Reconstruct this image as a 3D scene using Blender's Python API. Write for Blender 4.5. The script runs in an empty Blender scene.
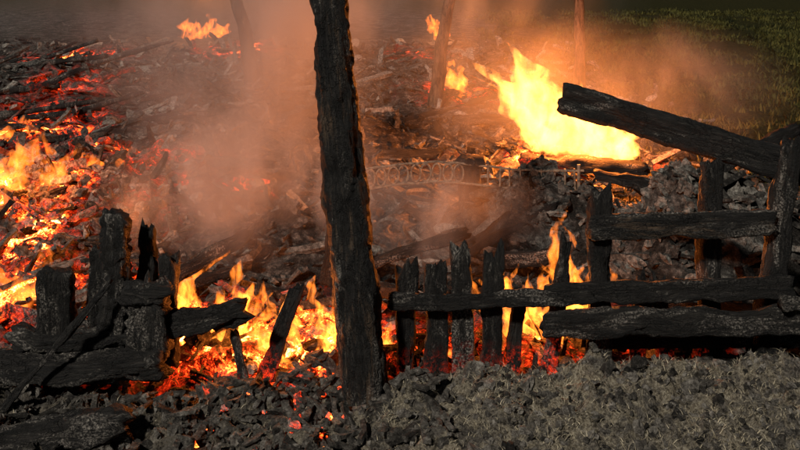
import bpy, math, random
from mathutils import Vector, noise, Matrix
R=random.Random(7)
sc=bpy.context.scene
def N(x,y,z=0.0): return noise.noise(Vector((x,y,z)))
def sm(a,b,x):
    t=max(0.0,min(1.0,(x-a)/(b-a))); return t*t*(3-2*t)

# ------------------------------------------------------------------ world / camera / sun
w=bpy.data.worlds.new("World"); sc.world=w; w.use_nodes=True
nt=w.node_tree; bg=nt.nodes['Background']
sky=nt.nodes.new('ShaderNodeTexSky'); sky.sky_type='NISHITA'; sky.sun_disc=False
sky.sun_elevation=math.radians(38); sky.sun_rotation=math.radians(200)
nt.links.new(sky.outputs[0],bg.inputs[0]); bg.inputs[1].default_value=0.006
sun=bpy.data.lights.new("sun","SUN"); sun.energy=2.7; sun.angle=math.radians(4); sun.color=(1,.93,.83)
so=bpy.data.objects.new("sun",sun); sc.collection.objects.link(so)
so.rotation_euler=(math.radians(50),0,math.radians(-30))
cam=bpy.data.cameras.new("camera"); co=bpy.data.objects.new("camera",cam); sc.collection.objects.link(co)
co.location=(0,0,3); co.rotation_euler=(math.radians(90),0,0)
cam.lens=40.5; cam.sensor_width=36; cam.shift_y=-0.356; cam.clip_end=1000
sc.camera=co
sc.view_settings.view_transform='Standard'; sc.view_settings.look='None'; sc.view_settings.exposure=0

# ------------------------------------------------------------------ node helpers
class M:
    def __init__(s,name):
        s.m=bpy.data.materials.new(name); s.m.use_nodes=True; s.t=s.m.node_tree
        s.t.nodes.clear(); s.out=s.n('OutputMaterial')
    def n(s,typ,**k):
        nd=s.t.nodes.new('ShaderNode'+typ)
        for a,b in k.items(): setattr(nd,a,b)
        return nd
    def l(s,a,b): s.t.links.new(a,b)
    def put(s,inp,v):
        if isinstance(v,bpy.types.NodeSocket): s.l(v,inp)
        else: inp.default_value=v
    def attr(s,name,o='Fac'):
        a=s.n('Attribute'); a.attribute_name=name; return a.outputs[o]
    def math(s,op,a,b=0.0,c=None,clamp=False):
        m=s.n('Math',operation=op); m.use_clamp=clamp
        s.put(m.inputs[0],a); s.put(m.inputs[1],b)
        if c is not None: s.put(m.inputs[2],c)
        return m.outputs[0]
    def scale(s,v,sc):
        m=s.n('VectorMath',operation='MULTIPLY'); s.l(v,m.inputs[0]); m.inputs[1].default_value=sc; return m.outputs[0]
    def noise(s,v,scale,detail=4,rough=.6,dist=0):
        n=s.n('TexNoise'); s.l(v,n.inputs['Vector']); n.inputs['Scale'].default_value=scale
        n.inputs['Detail'].default_value=detail; n.inputs['Roughness'].default_value=rough; n.inputs['Distortion'].default_value=dist
        return n.outputs[0]
    def ramp(s,f,stops):
        r=s.n('ValToRGB'); s.l(f,r.inputs[0]); e=r.color_ramp.elements
        while len(e)<len(stops): e.new(.5)
        for i,(p,c) in enumerate(stops):
            e[i].position=p; e[i].color=(c,c,c,1) if not isinstance(c,tuple) else (*c,1)
        return r.outputs[0]
    def mr(s,v,a,b,c=0,d=1):
        m=s.n('MapRange'); s.put(m.inputs[0],v)
        for i,q in enumerate((a,b,c,d)): m.inputs[i+1].default_value=q
        return m.outputs[0]
    def mix(s,f,a,b,blend='MIX'):
        m=s.n('Mix',data_type='RGBA',blend_type=blend); s.put(m.inputs[0],f)
        for i,q in ((6,a),(7,b)):
            if isinstance(q,tuple): m.inputs[i].default_value=(*q,1)
            else: s.l(q,m.inputs[i])
        return m.outputs[2]
    def bsdf(s,col,rough=.9,emi=None,estr=0,bump=None,bd=.01,spec=.2):
        b=s.n('BsdfPrincipled'); 
        if isinstance(col,tuple): b.inputs['Base Color'].default_value=(*col,1)
        else: s.l(col,b.inputs['Base Color'])
        s.put(b.inputs['Roughness'],rough); b.inputs['Specular IOR Level'].default_value=spec
        if emi is not None:
            s.l(emi,b.inputs['Emission Color']); s.put(b.inputs['Emission Strength'],estr)
        if bump is not None:
            bn=s.n('Bump'); bn.inputs['Distance'].default_value=bd; bn.inputs['Strength'].default_value=1
            s.l(bump,bn.inputs['Height']); s.l(bn.outputs[0],b.inputs['Normal'])
        s.l(b.outputs[0],s.out.inputs[0]); return b
EMB=[(0,(0,0,0)),(.22,(.3,.012,.002)),(.42,(1,.075,.008)),(.7,(1,.24,.03)),(1,(1,.55,.14))]

def mat_char(name,ash=.5,brown=.0):
    m=M(name); wc=m.attr('wcoord','Vector'); glow=m.attr('glow')
    st=m.scale(wc,(1,1,.28))
    vor=m.n('TexVoronoi',feature='DISTANCE_TO_EDGE'); 
    wn=m.n('TexNoise'); m.l(wc,wn.inputs['Vector']); wn.inputs['Scale'].default_value=9; wn.inputs['Detail'].default_value=4
    ad=m.n('VectorMath',operation='MULTIPLY_ADD'); m.l(wn.outputs['Color'],ad.inputs[0]); ad.inputs[1].default_value=(.11,.11,.2)
    m.l(m.scale(wc,(1,1,.38)),ad.inputs[2]); m.l(ad.outputs[0],vor.inputs['Vector']); vor.inputs['Scale'].default_value=34
    crack=m.mr(vor.outputs[0],0,.07)
    grain=m.noise(m.scale(wc,(1,1,.09)),60,6,.75,.3)
    grain2=m.noise(m.scale(wc,(1,1,.15)),16,5,.7,.4)
    big=m.noise(st,5,6,.7,.8)
    fine=m.noise(wc,75,3,.7)
    cm=m.math('MULTIPLY',m.mr(m.noise(wc,4,3,.6),.42,.56),m.mr(crack,0,1,1,0))
    base=m.ramp(grain,[(.36,(.004,.0036,.0032)),(.54,(.014,.0125,.011)),(.72,(.06,.053,.045))])
    ashc=m.ramp(m.math('MULTIPLY_ADD',fine,.5,m.math('MULTIPLY',grain,.5)),[(.40,(.03,.027,.024)),(.62,(.34,.31,.27))])
    am=m.math('MULTIPLY',m.mr(big,.59-.10*ash,.67-.10*ash),m.mr(fine,.42,.60))
    c=m.mix(am,base,ashc)
    if brown: c=m.mix(m.mr(grain2,.53,.68,0,brown),c,m.ramp(grain,[(.35,(.03,.017,.01)),(.65,(.17,.11,.065))]))
    c=m.mix(m.mr(grain2,.36,.48,.9,0),c,(.003,.003,.003))
    c=m.mix(m.math('MULTIPLY',cm,.8),c,(.003,.003,.003))
    h=m.math('ADD',m.math('MULTIPLY',cm,-.8),m.math('MULTIPLY',grain,1.1))
    h=m.math('ADD',h,m.math('MULTIPLY',grain2,1.6))
    h=m.math('ADD',h,m.math('MULTIPLY',fine,.6))
    g=m.math('MULTIPLY',glow,m.mr(m.noise(wc,18,5,.75),.46,.66))
    g=m.math('MULTIPLY',g,m.mr(crack,0,1,1.1,.3))
    m.bsdf(c,.7,m.ramp(g,EMB),5.0,h,.018,.35)
    m.m.cycles.emission_sampling='NONE'
    return m.m
MC=mat_char('charred_wood',.45); MCA=mat_char('charred_wood_ashy',1.05); MCB=mat_char('charred_wood_brown',.8,.8)
m=M('bark');wc=m.attr('wcoord','Vector');g_=m.noise(m.scale(wc,(1,1,.3)),14,6,.75,.5)
m.bsdf(m.ramp(g_,[(.4,(.015,.010,.007)),(.6,(.16,.11,.075))]),.9,bump=g_,bd=.05); MBK=m.m

def mkobj(name,V,F,mat,parent=None,attrs=None,smooth=False):
    me=bpy.data.meshes.new(name); me.from_pydata(V,[],F); me.materials.append(mat)
    if attrs:
        for k,(ty,data) in attrs.items():
            a=me.attributes.new(k,ty,'POINT')
            a.data.foreach_set('value' if ty=='FLOAT' else 'vector',data)
    if smooth: me.polygons.foreach_set('use_smooth',[True]*len(me.polygons))
    o=bpy.data.objects.new(name,me); sc.collection.objects.link(o)
    if parent: o.parent=parent
    return o
def empty(name,loc=(0,0,0)):
    o=bpy.data.objects.new(name,None); sc.collection.objects.link(o); o.empty_display_size=.1; return o

# ------------------------------------------------------------------ ember field
EZ=[(-4.4,9.9,1.0,.9,1.0),(-3.5,9.0,.6,.5,.8),(-3.5,11.2,.9,.5,.8),(-5.6,13.6,.8,.9,1.0),(-3.6,7.3,.6,.7,1.2),(-3.9,8.3,.6,.5,.8),(-2.5,7.5,.4,.4,.6),
    (-1.05,6.65,.72,.45,1.35),(-1.6,6.9,.4,.4,.9),(-.45,6.6,.35,.35,1.0),(1.15,6.75,.4,.35,1.1),(.3,6.5,.25,.15,.35),(2.0,6.7,.3,.15,.4),
    (2.2,11.6,.9,.4,1.1),(-8.4,23,.9,1.2,1.1),(-7.2,19.5,.8,1.0,.9),(-4.3,24.5,.8,1.2,.9),(1.1,18,.6,.9,.7),(.5,24,.7,1,.6),(-2.0,10.5,.4,.3,.6),(-4.9,11.7,.5,.4,.8),(-5.8,16,.5,.6,.6)]
def ember(x,y):
    s=0
    for (cx,cy,rx,ry,k) in EZ:
        dx=(x-cx)/rx; dy=(y-cy)/ry; d=dx*dx+dy*dy
        if d<6: s+=k*math.exp(-d*.8)
    s*=.2+1.15*sm(-.12,.25,N(x*2.1,y*2.1,44)) if y>7.3 else 1
    return min(s,1.5)
MD=[(1.45,9.2,.75,.6,.6),(2.5,8.1,.62,.5,.78),(3.3,8.6,.8,.6,.5),(-3.6,10.4,1.6,1.4,.45),(-1.0,8.6,.8,.6,.35),(-2.2,13.5,1.8,1.5,.4),(-6.5,17,2.5,2.5,.6),(2.2,11.9,1.2,.5,.2),(0.2,10.8,1.0,.6,.15),(-3.0,7.4,.8,.5,.15)]
def H(x,y,fine=True):
    burn=sm(5.9,6.4,y)*(1-sm(22,30,y))
    side=sm(-.9,1.2,x)
    berm=(.03+.22*side)*(1-sm(5.72+.12*N(x*2,3),6.12+.1*N(x*2,7),y))
    z=berm*(1 if y>3 else sm(-2,3,y))
    for (cx,cy,rx,ry,k) in MD:
        dx=(x-cx)/rx; dy=(y-cy)/ry; d=dx*dx+dy*dy
        if d<8: z+=k*math.exp(-d)*(1+.3*N(x*3,y*3,2))
    if fine and -3<y<60:
        z+=burn*(.12*N(x*1.6,y*1.6,3)+.09*N(x*4,y*4,5))
        if y<26 and abs(x)<13:
            z+=(.028*N(x*9,y*9,1)+.02*N(x*21,y*21,2)+.014*abs(N(x*40,y*40,2)))
            if y<6.3:
                v=noise.voronoi(Vector((x*5+N(x*5,y*5)*1.1,y*5+N(x*5,y*5,4)*1.1,z*3)))[0]
                z+=.11*min(v[1]-v[0],.6)*(.4+.6*side)+.11*N(x*2.6,y*2.6,9)+.085*N(x*6,y*6,9)+.035*N(x*14,y*14,9)
        z+=.12*N(x*.35,y*.35,8)*sm(7,14,y)
    return z
def axis(parts):
    a=[]
    for s,e,d in parts:
        n=max(1,round((e-s)/d)); a+=[s+(e-s)*i/n for i in range(n)]
    a.append(parts[-1][1]); return a
ys=axis([(-200,-10,30),(-10,3.5,1.5),(3.5,4.8,.1),(4.8,6.3,.014),(6.3,8,.024),(8,12,.04),(12,20,.08),(20,40,.3),(40,100,4),(100,600,50)])
xs=axis([(-600,-60,60),(-60,-14,4),(-14,-5,.12),(-5,-3.4,.05),(-3.4,3.4,.02),(3.4,5,.05),(5,14,.12),(14,60,4),(60,600,60)])
V=[];E=[];B=[];
for y in ys:
    for x in xs:
        V.append((x,y,H(x,y)))
        E.append(ember(x,y) if 6<y<28 else 0)
        edge=.8*N(x*.4,y*.4,4)
        g=sm(2.6,5.5,x+edge*2)*sm(9.5,13,y+edge)+sm(34,44,y)*.8+sm(7,16,x)+sm(18,30,-x)
        B.append(min(1,g))
nx=len(xs);F=[(j*nx+i,j*nx+i+1,(j+1)*nx+i+1,(j+1)*nx+i) for j in range(len(ys)-1) for i in range(nx-1)]
m=M('ground_ash_soil'); geo=m.n('NewGeometry'); P=geo.outputs['Position']
sep=m.n('SeparateXYZ'); m.l(P,sep.inputs[0])
n1=m.noise(P,2.6,7,.75,.5); n2=m.noise(P,14,6,.8); n3=m.noise(P,60,5,.75); n4=m.noise(P,5,6,.75,.8)
ashc=m.ramp(n2,[(.36,(.02,.018,.016)),(.5,(.11,.10,.09)),(.6,(.27,.25,.22)),(.72,(.6,.56,.5))])
dark=m.ramp(n3,[(.35,(.006,.006,.006)),(.7,(.07,.06,.05))])
burnt=m.mix(m.mr(n1,.44,.56),dark,ashc)
soil=m.ramp(n3,[(.34,(.09,.075,.053)),(.5,(.40,.345,.25)),(.66,(.76,.69,.54))])
soil2=m.mix(m.mr(n4,.42,.56),m.ramp(n3,[(.3,(.03,.027,.023)),(.7,(.32,.29,.25))]),soil)
soil2=m.mix(m.mr(n2,.38,.47,.85,0),soil2,(.012,.010,.009))
fg=m.math('MULTIPLY',m.mr(m.math('ADD',sep.outputs[1],m.mr(n2,0,1,-.15,.15)),5.95,6.15,1,0),m.mr(m.math('ADD',sep.outputs[0],m.mr(n4,0,1,-.9,.9)),-1.2,.4,0.4,1))
grs=m.ramp(n2,[(.3,(.008,.010,.003)),(.5,(.030,.030,.008)),(.7,(.10,.075,.024))])
c=m.mix(fg,burnt,soil2); c=m.mix(m.attr('grassy'),c,grs)
e=m.math('MULTIPLY',m.attr('ember'),m.mr(m.noise(P,6,6,.8,.5),.45,.61))
e=m.math('MULTIPLY',e,m.mr(n3,.36,.56,.15,1.1))
hh=m.math('ADD',m.math('MULTIPLY',n2,1.4),m.math('MULTIPLY',n3,.9))
m.bsdf(c,.95,m.ramp(e,EMB),m.mr(e,0,1,2,8),hh,.05,.1); m.m.cycles.emission_sampling='NONE'
mkobj('ground',V,F,m.m,None,{'ember':('FLOAT',E),'grassy':('FLOAT',B)},True)

# ------------------------------------------------------------------ charred timber builder
def beam(name,p0,p1,w,t,mat=MC,parent=None,seed=0,rnd=.35,taper=1.0,rough=.012,crack=.012,jag=.05,glow0=0,glow1=0,seg=.022,side=6,twist=0,bulges=(),wob=1.6):
    p0=Vector(p0);p1=Vector(p1);ax=(p1-p0);L=ax.length;ax.normalize()
    ref=Vector((0,1,0)) if abs(ax.y)<.9 else Vector((1,0,0))
    u=ax.cross(ref).normalized(); v=u.cross(ax).normalized()
    K=side*4; n=max(4,int(L/seg)); V=[];W=[];G=[];F=[]
    sec=[]
    for k in range(K):
        a=2*math.pi*(k+.5)/K; c,s=math.cos(a),math.sin(a)
        q=max(abs(c),abs(s)); bx,by=c/q,s/q
        sec.append((bx*(1-rnd)+c*rnd*1.05,by*(1-rnd)+s*rnd*1.05))
    crack*=.6
    for i in range(n+1):
        f=i/n; ta=1+(taper-1)*f
        for b0,bw,bk in bulges: ta+=bk*math.exp(-((f-b0)/bw)**2)
        cx=N(f*L*1.3,seed*3.1,1)*rough*wob; cy=N(f*L*1.3,seed*3.1,5)*rough*wob
        tw=twist*f
        for (sx,sy) in sec:
            lx,ly=sx*w/2*ta,sy*t/2*ta
            if tw: lx,ly=lx*math.cos(tw)-ly*math.sin(tw),lx*math.sin(tw)+ly*math.cos(tw)
            al=f*L
            d=rough*(N(lx*9+seed,ly*9,al*3)*1.2+.8*N(lx*28+seed,ly*28,al*6)+.6*N(lx*60+seed,ly*60,al*16))
            vv=noise.voronoi(Vector((lx*17+seed*5,ly*17,al*7+2*N(lx*9,ly*9,al*6))))[0]
            d-=crack*(1-min(1,(vv[1]-vv[0])*4))
            d-=rough*2.6*max(0,N(lx*6+seed*3,ly*6,al*2.6)-.22)*2.4
            r=math.hypot(lx,ly)+1e-6
            k=1+d/max(r,.02); lx2,ly2=lx*k+cx,ly*k+cy
            endj=0
            if f>.5: endj=jag*(N(lx*14+seed*2,ly*14,7)*1.3+.8*N(lx*40,ly*40,seed))*sm(L-.16,L,al)
            else: endj=-jag*(N(lx*14+seed*2,ly*14,2))*(1-sm(0,.16,al))
            if i in(0,n):lx2*=.9;ly2*=.9
            q=p0+ax*(al+endj)+u*lx2+v*ly2
            V.append(q); W+= [lx+seed*1.7,ly+seed,al]
            G.append(glow0*(1-sm(0,.45,f))+glow1*sm(.55,1,f))
    for i in range(n):
        for k in range(K):
            a=i*K+k;b=i*K+(k+1)%K; F.append((a,b,b+K,a+K))
    for i,fl in ((0,0),(n,1)):
        c=Vector((0,0,0))
        for k in range(K): c+=V[i*K+k]
        c/=K; c+=ax*(N(seed,fl*4.)*.02); ci=len(V); V.append(c); W+=[seed*1.7,seed,fl*L]; G.append(glow1 if fl else glow0)
        for k in range(K):
            a=i*K+k;b=i*K+(k+1)%K
            F.append((b,a,ci) if fl==0 else (a,b,ci))
    return mkobj(name,[tuple(q) for q in V],F,mat,parent,{'wcoord':('FLOAT_VECTOR',W),'glow':('FLOAT',G)},True)

# central charred post
beam('charred_post',(-.215,5.8,-.12),(-.60,5.85,4.2),.30,.29,MCB,None,3,.8,.66,.018,.014,.05,seg=.014,side=12,bulges=((.345,.025,.10),(.375,.012,-.05),(.2,.02,.04)),wob=.7)

# fence (centre)
fe=empty('picket_fence')
for i,(x,zt,ww,ln) in enumerate([(.05,.78,.16,.0),(.235,.81,.16,.01),(.42,.93,.145,-.01),(.61,.87,.16,.015)]):
    beam('picket_%d'%(i+1),(x,6.07,-.1),(x+ln,6.06,zt),ww,.05,[MC,MC,MCA,MC][i],fe,10+i,.15,.96,.012,.012,.12,glow0=.12)
beam('rail',(-.08,5.97,.60),(1.28,5.97,.645),.115,.06,MCA,fe,21,.2,.95,.014,.012,.04)
beam('loose_picket',(.74,6.12,.0),(.83,6.2,.60),.11,.05,MC,fe,22,.2,.8,.014,.012,.08,glow0=.5)
beam('leaning_picket',(1.01,6.12,.05),(1.135,6.1,.93),.125,.05,MC,fe,23,.2,.75,.014,.012,.1,glow0=.3)
# right timber frame
fr=empty('timber_fence')
beam('post_1',(1.35,6.1,0),(1.37,6.1,1.30),.165,.13,MC,fr,31,.25,.95,.016,.014,.1)
beam('post_2',(2.15,6.3,.1),(2.16,6.3,1.47),.17,.14,MC,fr,32,.25,.95,.02,.014,.1)
beam('post_3',(2.44,6.12,.0),(2.66,6.14,1.64),.18,.14,MC,fr,33,.25,.85,.014,.014,.06)
beam('top_rail',(1.27,6.0,1.075),(2.5,6.03,1.10),.165,.08,MCB,fr,34,.12,1.0,.012,.012,.04,wob=1)
beam('middle_rail',(.97,6.0,.64),(2.62,6.0,.69),.135,.07,MC,fr,35,.12,1.1,.012,.012,.05,wob=1)
beam('lower_rail',(.95,5.93,.455),(3.6,5.93,.52),.185,.09,MCA,fr,36,.15,1.05,.014,.012,.05,wob=1)
beam('bottom_board',(1.25,6.16,.28),(3.4,6.2,.29),.15,.05,MC,fr,37,.12,1.0,.012,.012,.05)
beam('joint_block',(2.48,5.87,.64),(2.72,5.87,.66),.12,.1,MCA,fr,38,.5,1,.02,.01,.03)
for i,(x,a) in enumerate([(1.62,.08),(1.85,-.05),(2.05,.1),(2.85,.0),(3.1,.05)]):
    beam('board_%d'%(i+1),(x,6.22,-.05),(x+a,6.25,.62+.1*N(i,2)),.14,.04,MC,fr,40+i,.2,.9,.012,.012,.12,glow0=.2)
beam('fallen_roof_beam',(1.195,6.6,1.85),(6.2,5.45,.46),.225,.16,MC,None,50,.10,1.0,.009,.012,.05,glow0=.0,seg=.02,wob=1,bulges=((0,.02,.06),))

# left remains of wall
lw=empty('burnt_log_wall')
beam('upright_1',(-1.875,5.92,.1),(-1.87,5.9,1.22),.21,.15,MCA,lw,60,.10,.97,.016,.05,.05)
beam('upright_2',(-2.275,5.95,.1),(-2.27,5.93,.825),.235,.14,MC,lw,61,.08,1.0,.010,.02,.02)
beam('upright_3',(-2.03,6.05,.1),(-2.03,6.03,.93),.13,.1,MC,lw,62,.3,.95,.014,.02,.06)
beam('upright_4',(-1.72,6.1,.1),(-1.70,6.08,1.03),.15,.12,MC,lw,63,.25,.8,.018,.02,.08)
beam('upright_5',(-1.57,6.12,.1),(-1.55,6.1,.86),.14,.11,MC,lw,68,.25,.9,.018,.02,.06)
beam('block',(-1.65,5.86,.3),(-1.63,5.86,.77),.29,.17,MCA,lw,64,.25,.92,.025,.04,.07)
beam('cap_block',(-1.80,5.84,.72),(-1.50,5.84,.71),.12,.16,MC,lw,69,.3,.95,.02,.025,.05)
beam('log_1',(-3.4,5.86,.22),(-1.52,5.8,.27),.21,.18,MCA,lw,65,.5,.9,.03,.022,.08)
beam('log_2',(-2.52,5.9,.42),(-1.70,5.88,.44),.16,.15,MCA,lw,66,.5,.9,.03,.022,.08)
beam('log_3',(-1.58,5.9,.47),(-1.04,6.0,.555),.15,.13,MC,lw,67,.25,1.3,.03,.035,.06)
beam('burnt_pole',(-2.6,5.55,-.08),(-1.84,5.72,.83),.055,.05,MCA,None,70,.9,.8,.012,.006,.03)
beam('burnt_log',(-2.9,5.2,.08),(-1.62,5.3,.12),.24,.22,MCA,None,71,.7,.8,.035,.024,.08)
beam('burnt_plank',(-.93,6.15,-.02),(-.74,6.3,.53),.13,.04,MC,None,72,.2,.85,.014,.012,.08,glow0=.4)
beam('burnt_plank',(-1.02,5.95,.0),(-1.12,6.05,.36),.08,.05,MC,None,73,.3,.8,.014,.012,.08,glow0=.3)
beam('burnt_plank',(-.55,7.3,.2),(-.5,7.4,.72),.2,.05,MC,None,75,.3,.8,.014,.012,.08)
beam('burnt_plank',(1.5,11.2,.25),(2.9,10.6,.30),.2,.15,MC,None,76,.6,.9,.02,.012,.06,glow0=.3,seg=.05)
beam('burnt_plank',(2.2,10.2,.35),(3.1,9.9,.25),.16,.12,MC,None,77,.6,.9,.02,.012,.06,seg=.05)
beam('gate_post',(.74,9.3,.0),(.74,9.3,.76),.2,.16,MC,None,79,.4,1.1,.02,.012,.03,seg=.03,bulges=((.95,.06,.5),))
ct=empty('collapsed_timbers'); rt=random.Random(21)
for i in range(34):
    y=7.0+rt.random()**1.2*9; x=rt.uniform(-.5,.36)*y
    a=rt.gauss(0,.7); L=rt.uniform(.5,1.5)*(.7+.03*y); el=rt.uniform(-.05,.35)
    if abs(x-2.2)<.8 and abs(y-11.4)<.8: continue
    if -.9<x<2 and 8.6<y<10: continue
    d=Vector((math.cos(a),math.sin(a)*.6,el)).normalized()*L; z=H(x,y); z2=H(x+d.x,y+d.y)
    beam('timber_%d'%(i+1),(x,y,z+.06),(x+d.x,y+d.y,max(z2+.06,z+d.z)),rt.uniform(.08,.17),rt.uniform(.03,.1),rt.choice([MC,MCA,MC,MCB]),ct,90+i,.25,.85,.018,.012,.1,glow0=min(.6,ember(x,y)),seg=.05,side=3)

# ------------------------------------------------------------------ metal scroll railing
def tube(pts,r,K=6,closed=False):
    V=[];F=[];n=len(pts)
    for i,p in enumerate(pts):
        p=Vector(p);a=Vector(pts[(i-1)%n] if closed or i>0 else pts[i]);b=Vector(pts[(i+1)%n] if closed or i<n-1 else pts[i])
        t=(b-a).normalized(); u=t.cross(Vector((.1,1,.05))).normalized(); v=t.cross(u)
        rr=r[i] if isinstance(r,list) else r
        for k in range(K):
            q=2*math.pi*k/K; V.append(tuple(p+u*rr*math.cos(q)+v*rr*math.sin(q)))
    m_=n if closed else n-1
    for i in range(m_):
        for k in range(K):
            a=i*K+k;b=i*K+(k+1)%K;c=((i+1)%n)*K+(k+1)%K;d=((i+1)%n)*K+k; F.append((a,b,c,d))
    if not closed: F.append(tuple(range(K))[::-1]); F.append(tuple((n-1)*K+k for k in range(K)))
    return V,F
def merge(L):
    V=[];F=[]
    for v,f in L:
        o=len(V);V+=v;F+=[tuple(i+o for i in q) for q in f]
    return V,F
m=M('rusty_metal');geo=m.n('NewGeometry');m.bsdf(m.ramp(m.noise(geo.outputs['Position'],30),[(.35,(.07,.052,.04)),(.65,(.30,.22,.15))]),.7); MR=m.m
L=[]
def rx(x): return 9.1+.10*math.sin(x*2)
def rz(x): return .52+.03*math.sin(x*3.3+.5)-.02*(x+.3)
for z0 in (0,.2): L.append(tube([(-.6+i*.07,rx(-.6+i*.07)+.02*N(i*.5,z0),rz(-.6+i*.07)+z0+.02*N(i*.4,z0,3)) for i in range(36)],.012))
for k in range(11):
    cx=-.52+k*.112+.02*N(k*3.1,1); s=1+.25*N(k*2.2,4)
    L.append(tube([(cx+.05*s*math.cos(a*math.pi/7)+.02*N(k,2)*math.sin(a*math.pi/7),rx(cx),rz(cx)+.10+.088*math.sin(a*math.pi/7)) for a in range(14)],.010,5,True))
for k in range(9):
    cx=.9+k*.11; L.append(tube([(cx,rx(cx),rz(cx)-.25),(cx+.06*N(k*1.7,2),rx(cx),rz(cx)+.22)],.010))
for cx in (-.6,1.8): L.append(tube([(cx,rx(cx),-.1),(cx,rx(cx),rz(cx)+.26)],.018))
V,F=merge(L); mkobj('metal_railing',V,F,MR,None)

# ------------------------------------------------------------------ rubble
def chunk(c,size,rot,kind,rng,V,F,C,G,gl,col):
    o=len(V)
    if kind==0:
        n=5; K=[(-1,-1),(0,-1.1),(1,-1),(1,1),(0,1.05),(-1,1)]
        bend=rng.uniform(-.25,.25)*size[0]
        for i in range(n+1):
            for (a,b) in K:
                e=(rng.uniform(-.16,.16) if i in(0,n) else rng.uniform(-.04,.04)); ff=i/n*2-1
                q=Vector(((ff+e)*size[0],a*size[1]*rng.uniform(.65,1.2)+bend*ff*ff,b*size[2]*rng.uniform(.6,1.25)))
                V.append(tuple(c+rot@q))
        k=len(K)
        for i in range(n):
            for j in range(k):
                a=o+i*k+j;b=o+i*k+(j+1)%k;F.append((a,b,b+k,a+k))
        F.append(tuple(o+j for j in range(k))[::-1]);F.append(tuple(o+n*k+j for j in range(k)))
        nv=(n+1)*k
    else:
        vs,fs=ROCK
        s=rng.uniform(0,90)
        for v in vs:
            d=1+.8*N(v[0]*1.3+s,v[1]*1.3,v[2]*1.3)+.6*N(v[0]*3.2+s,v[1]*3.2,v[2]*3.2)
            q=Vector((v[0]*size[0]*d,v[1]*size[1]*d,v[2]*size[2]*d)); V.append(tuple(c+rot@q))
        for f in fs: F.append(tuple(o+i for i in f))
        nv=len(vs)
    for i in range(nv):
        C.append(col); G.append(gl*(1 if V[o+i][2]<c.z+.01 else .45))
import bmesh
bm=bmesh.new(); bmesh.ops.create_icosphere(bm,subdivisions=2,radius=1)
ROCK=([tuple(v.co) for v in bm.verts],[tuple(v.index for v in f.verts) for f in bm.faces]); bm.free()
from mathutils import Euler
def mat_rubble(name):
    m=M(name);geo=m.n('NewGeometry');P=geo.outputs['Position'];t=m.attr('tone');g=m.attr('glow')
    n=m.noise(P,22,6,.8);n3=m.noise(P,80,4,.75)
    dark=m.ramp(n,[(.35,(.005,.005,.005)),(.55,(.035,.032,.028)),(.68,(.22,.20,.175))])
    lite=m.ramp(n,[(.32,(.03,.027,.024)),(.46,(.2,.18,.155)),(.64,(.58,.54,.47))])
    c=m.mix(t,dark,lite)
    e=m.math('MULTIPLY',g,m.mr(m.noise(P,9,6,.8,.5),.44,.62)); e=m.math('MULTIPLY',e,m.mr(n3,.36,.56,.2,1.1))
    m.bsdf(c,.9,m.ramp(e,EMB),m.mr(e,0,1,2,8),m.math('ADD',n,m.math('MULTIPLY',n3,.7)),.035,.15); m.m.cycles.emission_sampling='NONE'; return m.m
MRB=mat_rubble('rubble_char_ash')
V=[];F=[];C=[];G=[]; rng=random.Random(11)
for i in range(8500):
    y=6.25+ (rng.random()**1.5)*20
    x=rng.uniform(-1,1)*(y*.5+1)
    if sm(2.6,5.5,x)*sm(9.5,13,y)>rng.random(): continue
    s=rng.choice([.25,.35,.5,.7,1.0,1.5])*(.6+.03*y)
    em=ember(x,y)
    k=0 if rng.random()<.68 else 1
    rot=Euler((rng.gauss(0,.45),rng.gauss(0,.45),rng.uniform(0,6.3))).to_matrix()
    size=(s*rng.uniform(.07,.26),s*rng.uniform(.012,.05),s*rng.uniform(.008,.025)) if k==0 else (s*rng.uniform(.03,.09),s*rng.uniform(.03,.08),s*rng.uniform(.012,.04))
    lt=.5+.5*N(x*.9,y*.9,33)*2
    tone=(min(1,max(0,rng.gauss(.15,.15))) if rng.random()<.8 else rng.uniform(.4,1)) if k==0 else (rng.uniform(.5,1) if rng.random()<.45*lt+.1 else rng.uniform(0,.3))
    gl=min(1.3,em*rng.uniform(.5,1.4)) if em>.08 and rng.random()<.45 else 0
    chunk(Vector((x,y,H(x,y)+size[2]*.8+rng.random()*.05)),size,rot,k,rng,V,F,C,G,gl,tone)
for i in range(800):
    a=rng.choice([(2.5,8.1,.6,.45),(1.45,9.2,.6,.4),(-3.6,9.8,1.3,1.2),(-3.6,9.8,1.8,1.8)])
    x=rng.gauss(a[0],a[2]*.6);y=rng.gauss(a[1],a[3]*.6);s=rng.uniform(.02,.09)
    chunk(Vector((x,y,H(x,y)+.01)),(s,s*.8,s*.4),Euler((rng.random()*3,rng.random()*3,0)).to_matrix(),1,rng,V,F,C,G,ember(x,y)*.4,rng.uniform(.3,.95 if a[0]!=1.45 else .4))
mkobj('rubble',V,F,MRB,None,{'tone':('FLOAT',C),'glow':('FLOAT',G)})

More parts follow.
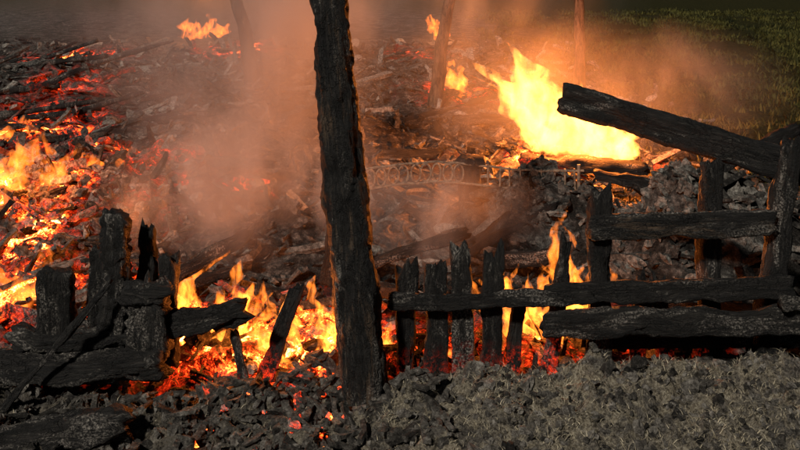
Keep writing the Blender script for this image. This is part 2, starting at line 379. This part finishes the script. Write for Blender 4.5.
# foreground clods and straw
V=[];F=[];C=[];G=[]
for i in range(3800):
    y=rng.uniform(4.6,6.05);x=rng.uniform(-3.4,3.6);s=rng.uniform(.005,.028)*(2.2 if rng.random()<.08 else 1)
    chunk(Vector((x,y,H(x,y)+s*.2)),(s,s*.8,s*.6),Euler((rng.random()*3,rng.random()*3,0)).to_matrix(),1,rng,V,F,C,G,0 if x>-.3 or x<-1.2 or rng.random()<.9 else .9,rng.uniform(0,.9))
for i in range(420):
    y=rng.uniform(5.0,6.2);x=rng.uniform(-3.2,.3);s=rng.uniform(.3,1)
    chunk(Vector((x,y,H(x,y)+.02)),(s*.12,s*.025,s*.014),Euler((rng.gauss(0,.3),rng.gauss(0,.3),rng.random()*6)).to_matrix(),0,rng,V,F,C,G,0,rng.uniform(0,.5))
mkobj('debris',V,F,MRB,None,{'tone':('FLOAT',C),'glow':('FLOAT',G)})
def blades(name,n,fn,mat):
    V=[];F=[]
    for i in range(n):
        x,y,h,wd,flat=fn()
        z=H(x,y);a=rng.uniform(0,6.28);b=rng.uniform(0,6.28);o=len(V)
        dx,dy=math.cos(a)*wd,math.sin(a)*wd; lx,ly=math.cos(b)*h*flat,math.sin(b)*h*flat;hz=h*(1-flat*.8)
        V+=[(x-dx,y-dy,z-.01),(x+dx,y+dy,z-.01),(x+dx*.7+lx*.4,y+dy*.7+ly*.4,z+hz*.6),(x-dx*.7+lx*.4,y-dy*.7+ly*.4,z+hz*.6),(x+lx,y+ly,z+hz)]
        F+=[(o,o+1,o+2,o+3),(o+3,o+2,o+4)]
    return mkobj(name,V,F,mat)
m=M('dry_straw');geo=m.n('NewGeometry');m.bsdf(m.ramp(m.noise(geo.outputs['Position'],12),[(.35,(.14,.118,.08)),(.65,(.60,.53,.38))]),.9); MS=m.m
def sf():
    while 1:
        x=rng.uniform(-.3,3.5) if rng.random()<.9 else rng.uniform(-3,0); y=rng.uniform(4.7,6.0)
        if N(x*2.5,y*2.5,12)>-.05 or rng.random()<.2: return x,y,rng.uniform(.02,.08),.0024,rng.uniform(.6,1.1)
blades('dry_straw',10000,sf,MS)
m=M('grass_blades');geo=m.n('NewGeometry');m.bsdf(m.ramp(m.noise(geo.outputs['Position'],1.0,6,.75),[(.40,(.010,.013,.003)),(.60,(.085,.080,.018))]),.8); MG=m.m
def gf():
    while 1:
        y=10+28*rng.random()**.8;x=rng.uniform(2.5,.5*y+3)
        if N(x*.6,y*.6,3)>-.15+(.6 if x<4 else 0)*rng.random(): return x,y,rng.uniform(.06,.24),.006+.0006*y,rng.uniform(.2,.8)
blades('grass',34000,gf,MG)

# ------------------------------------------------------------------ trees
def tree(x,y,lean,h,r,seed,mat=MCB):
    t=empty('burnt_tree'); rg=random.Random(seed)
    z=H(x,y)-.2
    pts=[];n=40
    for i in range(n+1):
        f=i/n; pts.append((x+lean*f*h+.12*N(f*4,seed)+.05*N(f*13,seed),y+.1*N(f*4,seed,3),z+f*h))
    def wood(name,pts,rs):
        V,F=tube(pts,rs,10); W=[];
        for v in V: W+=[v[0]-x,v[1]-y,v[2]]
        mkobj(name,V,F,mat,t,{'wcoord':('FLOAT_VECTOR',W),'glow':('FLOAT',[0]*len(V))},True)
    wood('trunk',pts,[r*(1-.75*i/n+.35*math.exp(-i/2))*(1+.25*N(i*.9,seed)) for i in range(n+1)])
    for b in range(9):
        f=rg.uniform(.45,.97);i=int(f*n);p=Vector(pts[i]);a=rg.uniform(0,6.28);l=h*rg.uniform(.12,.28)*(1.3-f)
        q=[];
        for k in range(9):
            g=k/8;q.append((p.x+math.cos(a)*l*g+.12*N(g*3,b,seed),p.y+math.sin(a)*l*g,p.z+l*g*.7+.1*N(g*3,b,seed+2)))
        wood('limb_%d'%(b+1),q,[r*.35*(1-.85*k/8) for k in range(9)])
tree(-3.0,18.3,-.17,7,.16,1,MC); tree(.62,16.4,.12,7,.13,2,MBK); tree(2.98,15.0,.0,8,.10,3,MBK)
bb=empty('burnt_branches')
for i in range(16):
    x=rng.uniform(-9,-4.8);y=rng.uniform(14,20);z=H(x,y);a=rng.gauss(.25,.3);l=rng.uniform(.7,2.0)
    p=Vector((x,y,z+.05));d=Vector((math.cos(a),rng.uniform(-.3,.3),math.sin(a)*.6)).normalized()*l
    if p.x+d.x>-3.8: continue
    pts=[tuple(p+d*g/6+Vector((.2*N(g,i),.2*N(g,i,3),.24*N(g,i,6)))) for g in range(7)]
    V,F=tube(pts,[rng.uniform(.04,.08)*(1-.4*g/6) for g in range(7)],7);W=[]
    for v in V: W+=list(v)
    mkobj('branch_%d'%(i+1),V,F,MCA,bb,{'wcoord':('FLOAT_VECTOR',W),'glow':('FLOAT',[0]*len(V))},True)

# ------------------------------------------------------------------ fires
def mat_flame(name,k,col=(1,.30,.035),ns=9,lo=.38,hi=.62,base=.12,rate=.6):
    m=M(name);geo=m.n('NewGeometry');P=geo.outputs['Position']
    nz=m.noise(m.scale(P,(1,1,.5)),ns,4,.6,1.6)
    d=m.mr(nz,lo,hi,base,1.6)
    em=m.n('Emission');em.inputs[0].default_value=(*col,1);m.l(m.math('MULTIPLY',d,k),em.inputs[1])
    m.l(em.outputs[0],m.out.inputs['Volume']); m.m.cycles.volume_step_rate=rate
    return m.m
MF1=mat_flame('flame_hot',19,(1,.30,.05),4.0,.38,.62,.05); MF2=mat_flame('flame_front',36,(1,.22,.022),11,.44,.62,.02); MF3=mat_flame('flame_far',14,(1,.20,.02),6,.43,.63,.02)
def tongue(b,h,wd,lean,seed,flat=.6,K=14):
    n=24;V=[];F=[]
    for i in range(n+1):
        t=i/n; r=wd*1.9*((t+.04)**.5)*((1-t)**1.0)*(1+.6*N(t*4,seed,2)+.4*N(t*9,seed,4))+.001
        cx=b[0]+lean[0]*h*t**1.3+ .34*h*N(t*2.6,seed*1.7,1)*t+.1*h*N(t*7,seed*1.7,3); cy=b[1]+lean[1]*h*t+.15*h*N(t*2.3,seed*1.7,6)*t; cz=b[2]+h*t
        for k in range(K):
            a=2*math.pi*k/K; rr=r*(1+.8*N(math.cos(a)*1.4+seed,math.sin(a)*1.4,t*4)+.5*N(math.cos(a)*3+seed,math.sin(a)*3,t*9))
            V.append((cx+math.cos(a)*rr,cy+math.sin(a)*rr*flat,cz+.04*h*N(math.cos(a)*2+seed,math.sin(a)*2,8)))
    for i in range(n):
        for k in range(K):
            a=i*K+k;c=i*K+(k+1)%K;F.append((a,c,c+K,a+K))
    F.append(tuple(range(K))[::-1]);F.append(tuple(n*K+k for k in range(K)))
    return V,F
def fire(name,T,mat,vox,power,lp,lr=.12):
    V,F=merge([tongue(*q) for q in T]); o=mkobj(name,V,F,mat)
    md=o.modifiers.new('union','REMESH');md.mode='VOXEL';md.voxel_size=vox
    if power:
        l=bpy.data.lights.new('fire_light','POINT');l.energy=power;l.color=(1,.235,.032);l.shadow_soft_size=lr
        lo=bpy.data.objects.new('fire_light',l);sc.collection.objects.link(lo);lo.location=lp;lo.parent=o
    return o
T=[]
rg=random.Random(5)
for i in range(36):
    f=rg.random(); x=1.8+f*1.15; y=11.4+rg.uniform(-.25,.25)
    T.append(((x,y,.22+.1*(1-f)),rg.uniform(.5,1.05)*(1.2-.5*abs(f-.3)),rg.uniform(.10,.23),(-.7+rg.uniform(-.3,.3),0),i*3.3,.7))
T+=[((1.85,11.4,.75),1.0,.17,(-.55,0),101,.7),((1.75,11.5,.8),.75,.13,(-.5,0),107,.7),((2.25,11.4,.35),1.25,.34,(-.65,0),103,.7),((2.65,11.4,.2),.85,.34,(-.5,0),109,.7),((2.45,11.4,.2),1.05,.34,(-.75,0),112,.7),((2.0,11.4,.4),.9,.3,(-.3,0),115,.7),((2.5,11.4,.5),.75,.12,(-.5,0),118,.7),((2.8,11.4,.3),.7,.1,(-.6,0),121,.7)]
fire('big_fire',T,MF1,.025,1300,(2.1,11.0,1.0),.25)
def cluster(cx,cy,rx_,ry_,n,h0,h1,w0,w1,seed,lean=0,z=0):
    rg=random.Random(seed);T=[]
    for i in range(n):
        x=cx+rg.gauss(0,.55)*rx_;y=cy+rg.uniform(-1,1)*ry_
        h=h0+(h1-h0)*rg.random()**1.8
        T.append(((x,y,H(x,y)+z-.03),h,rg.uniform(w0,w1)*(.7+.6*(h/h1)),(lean+rg.uniform(-.5,.5),rg.uniform(-.1,.1)),seed+i*2.1,.6))
    return T
fire('fire',cluster(-.95,6.65,.75,.3,44,.1,.42,.035,.08,40)+cluster(-1.38,6.7,.28,.2,10,.45,.9,.05,.09,45,.15)+cluster(-.42,6.6,.2,.15,6,.3,.65,.04,.07,47),MF2,.013,55,(-1.0,6.45,.4))
fire('fire',cluster(1.1,6.75,.3,.2,16,.25,.65,.05,.085,60)+cluster(1.3,6.65,.16,.15,7,.6,1.1,.045,.08,66)+cluster(.9,6.9,.2,.2,9,.5,.95,.05,.085,69),MF2,.013,36,(1.12,6.6,.4))
fire('fire',cluster(-.1,6.4,.1,.1,4,.2,.4,.02,.035,70)+cluster(.33,6.4,.08,.08,4,.15,.35,.02,.03,75),MF2,.012,3,(.0,6.4,.25),.05)
fire('fire',cluster(-4.2,9.7,.5,.4,14,.2,.65,.08,.15,80,.2)+cluster(-3.25,7.3,.35,.35,16,.2,.5,.06,.11,85),MF3,.025,70,(-3.8,9.3,.7))
fire('fire',cluster(-2.2,7.5,.3,.3,5,.12,.3,.04,.07,95)+cluster(-3.4,10.4,.3,.3,4,.15,.3,.06,.1,96)+cluster(-5.6,13.4,.3,.3,4,.2,.4,.08,.14,98),MF3,.025,16,(-2.5,8.2,.5))
fire('fire',cluster(1.15,17.6,.3,.6,6,.3,.8,.08,.16,90,-.3),MF3,.04,90,(1.5,17.8,1.2))
fire('fire',cluster(-5.8,27.5,.7,.5,6,.4,.9,.12,.22,92,.3)+cluster(1.2,27,.4,.5,4,.4,.8,.14,.22,93),MF3,.06,0,(0,0,0))
for p,e in (((-5.6,26,1.4),260),((1.4,25.5,1.4),240)):
    l=bpy.data.lights.new('fire_light','POINT');l.energy=e;l.color=(1,.28,.05);l.shadow_soft_size=.2
    lo=bpy.data.objects.new('fire_light',l);sc.collection.objects.link(lo);lo.location=p

# ------------------------------------------------------------------ smoke
def smoke(c,r,dens,ns,seed,lo=.41,hi=.66,col=(.92,.91,.90)):
    m=M('smoke');tc=m.n('TexCoord');geo=m.n('NewGeometry')
    ln=m.n('VectorMath',operation='LENGTH');m.l(tc.outputs['Object'],ln.inputs[0])
    fall=m.mr(ln.outputs['Value'],.05,.98,1,0); fall=m.math('POWER',fall,1.4)
    ad=m.n('VectorMath',operation='ADD');m.l(m.scale(geo.outputs['Position'],(1,1,.6)),ad.inputs[0]);ad.inputs[1].default_value=(seed,0,0)
    nz=m.noise(ad.outputs[0],ns,5,.62,1.1)
    d=m.math('MULTIPLY',m.mr(nz,lo,hi,.01,1),m.math('MULTIPLY',fall,dens))
    pv=m.n('VolumePrincipled');pv.inputs['Color'].default_value=(*col,1);m.l(d,pv.inputs['Density']);pv.inputs['Anisotropy'].default_value=.0
    m.l(pv.outputs[0],m.out.inputs['Volume']); m.m.cycles.volume_step_rate=1.6
    bm=bmesh.new();bmesh.ops.create_icosphere(bm,subdivisions=3,radius=1);me=bpy.data.meshes.new('smoke');bm.to_mesh(me);bm.free();me.materials.append(m.m)
    o=bpy.data.objects.new('smoke',me);sc.collection.objects.link(o);o.location=c;o.scale=r
smoke((-1.9,11.4,1.8),(2.2,2.3,2.3),1.5,.9,3)
smoke((1.2,12.6,1.6),(1.9,1.8,2.1),.5,.9,13)
smoke((3.1,12.6,.9),(2.7,1.6,1.2),.55,.9,23)
smoke((-1.3,8.1,.8),(1.6,1.0,.85),3.3,1.7,33)
smoke((.35,8.0,.55),(1.1,.75,.6),2.2,1.8,43)
smoke((-3.5,23.5,2.2),(12,3.5,3.6),.28,.45,53)
print("VERTS",sum(len(o.data.vertices) for o in sc.objects if o.type=='MESH'))
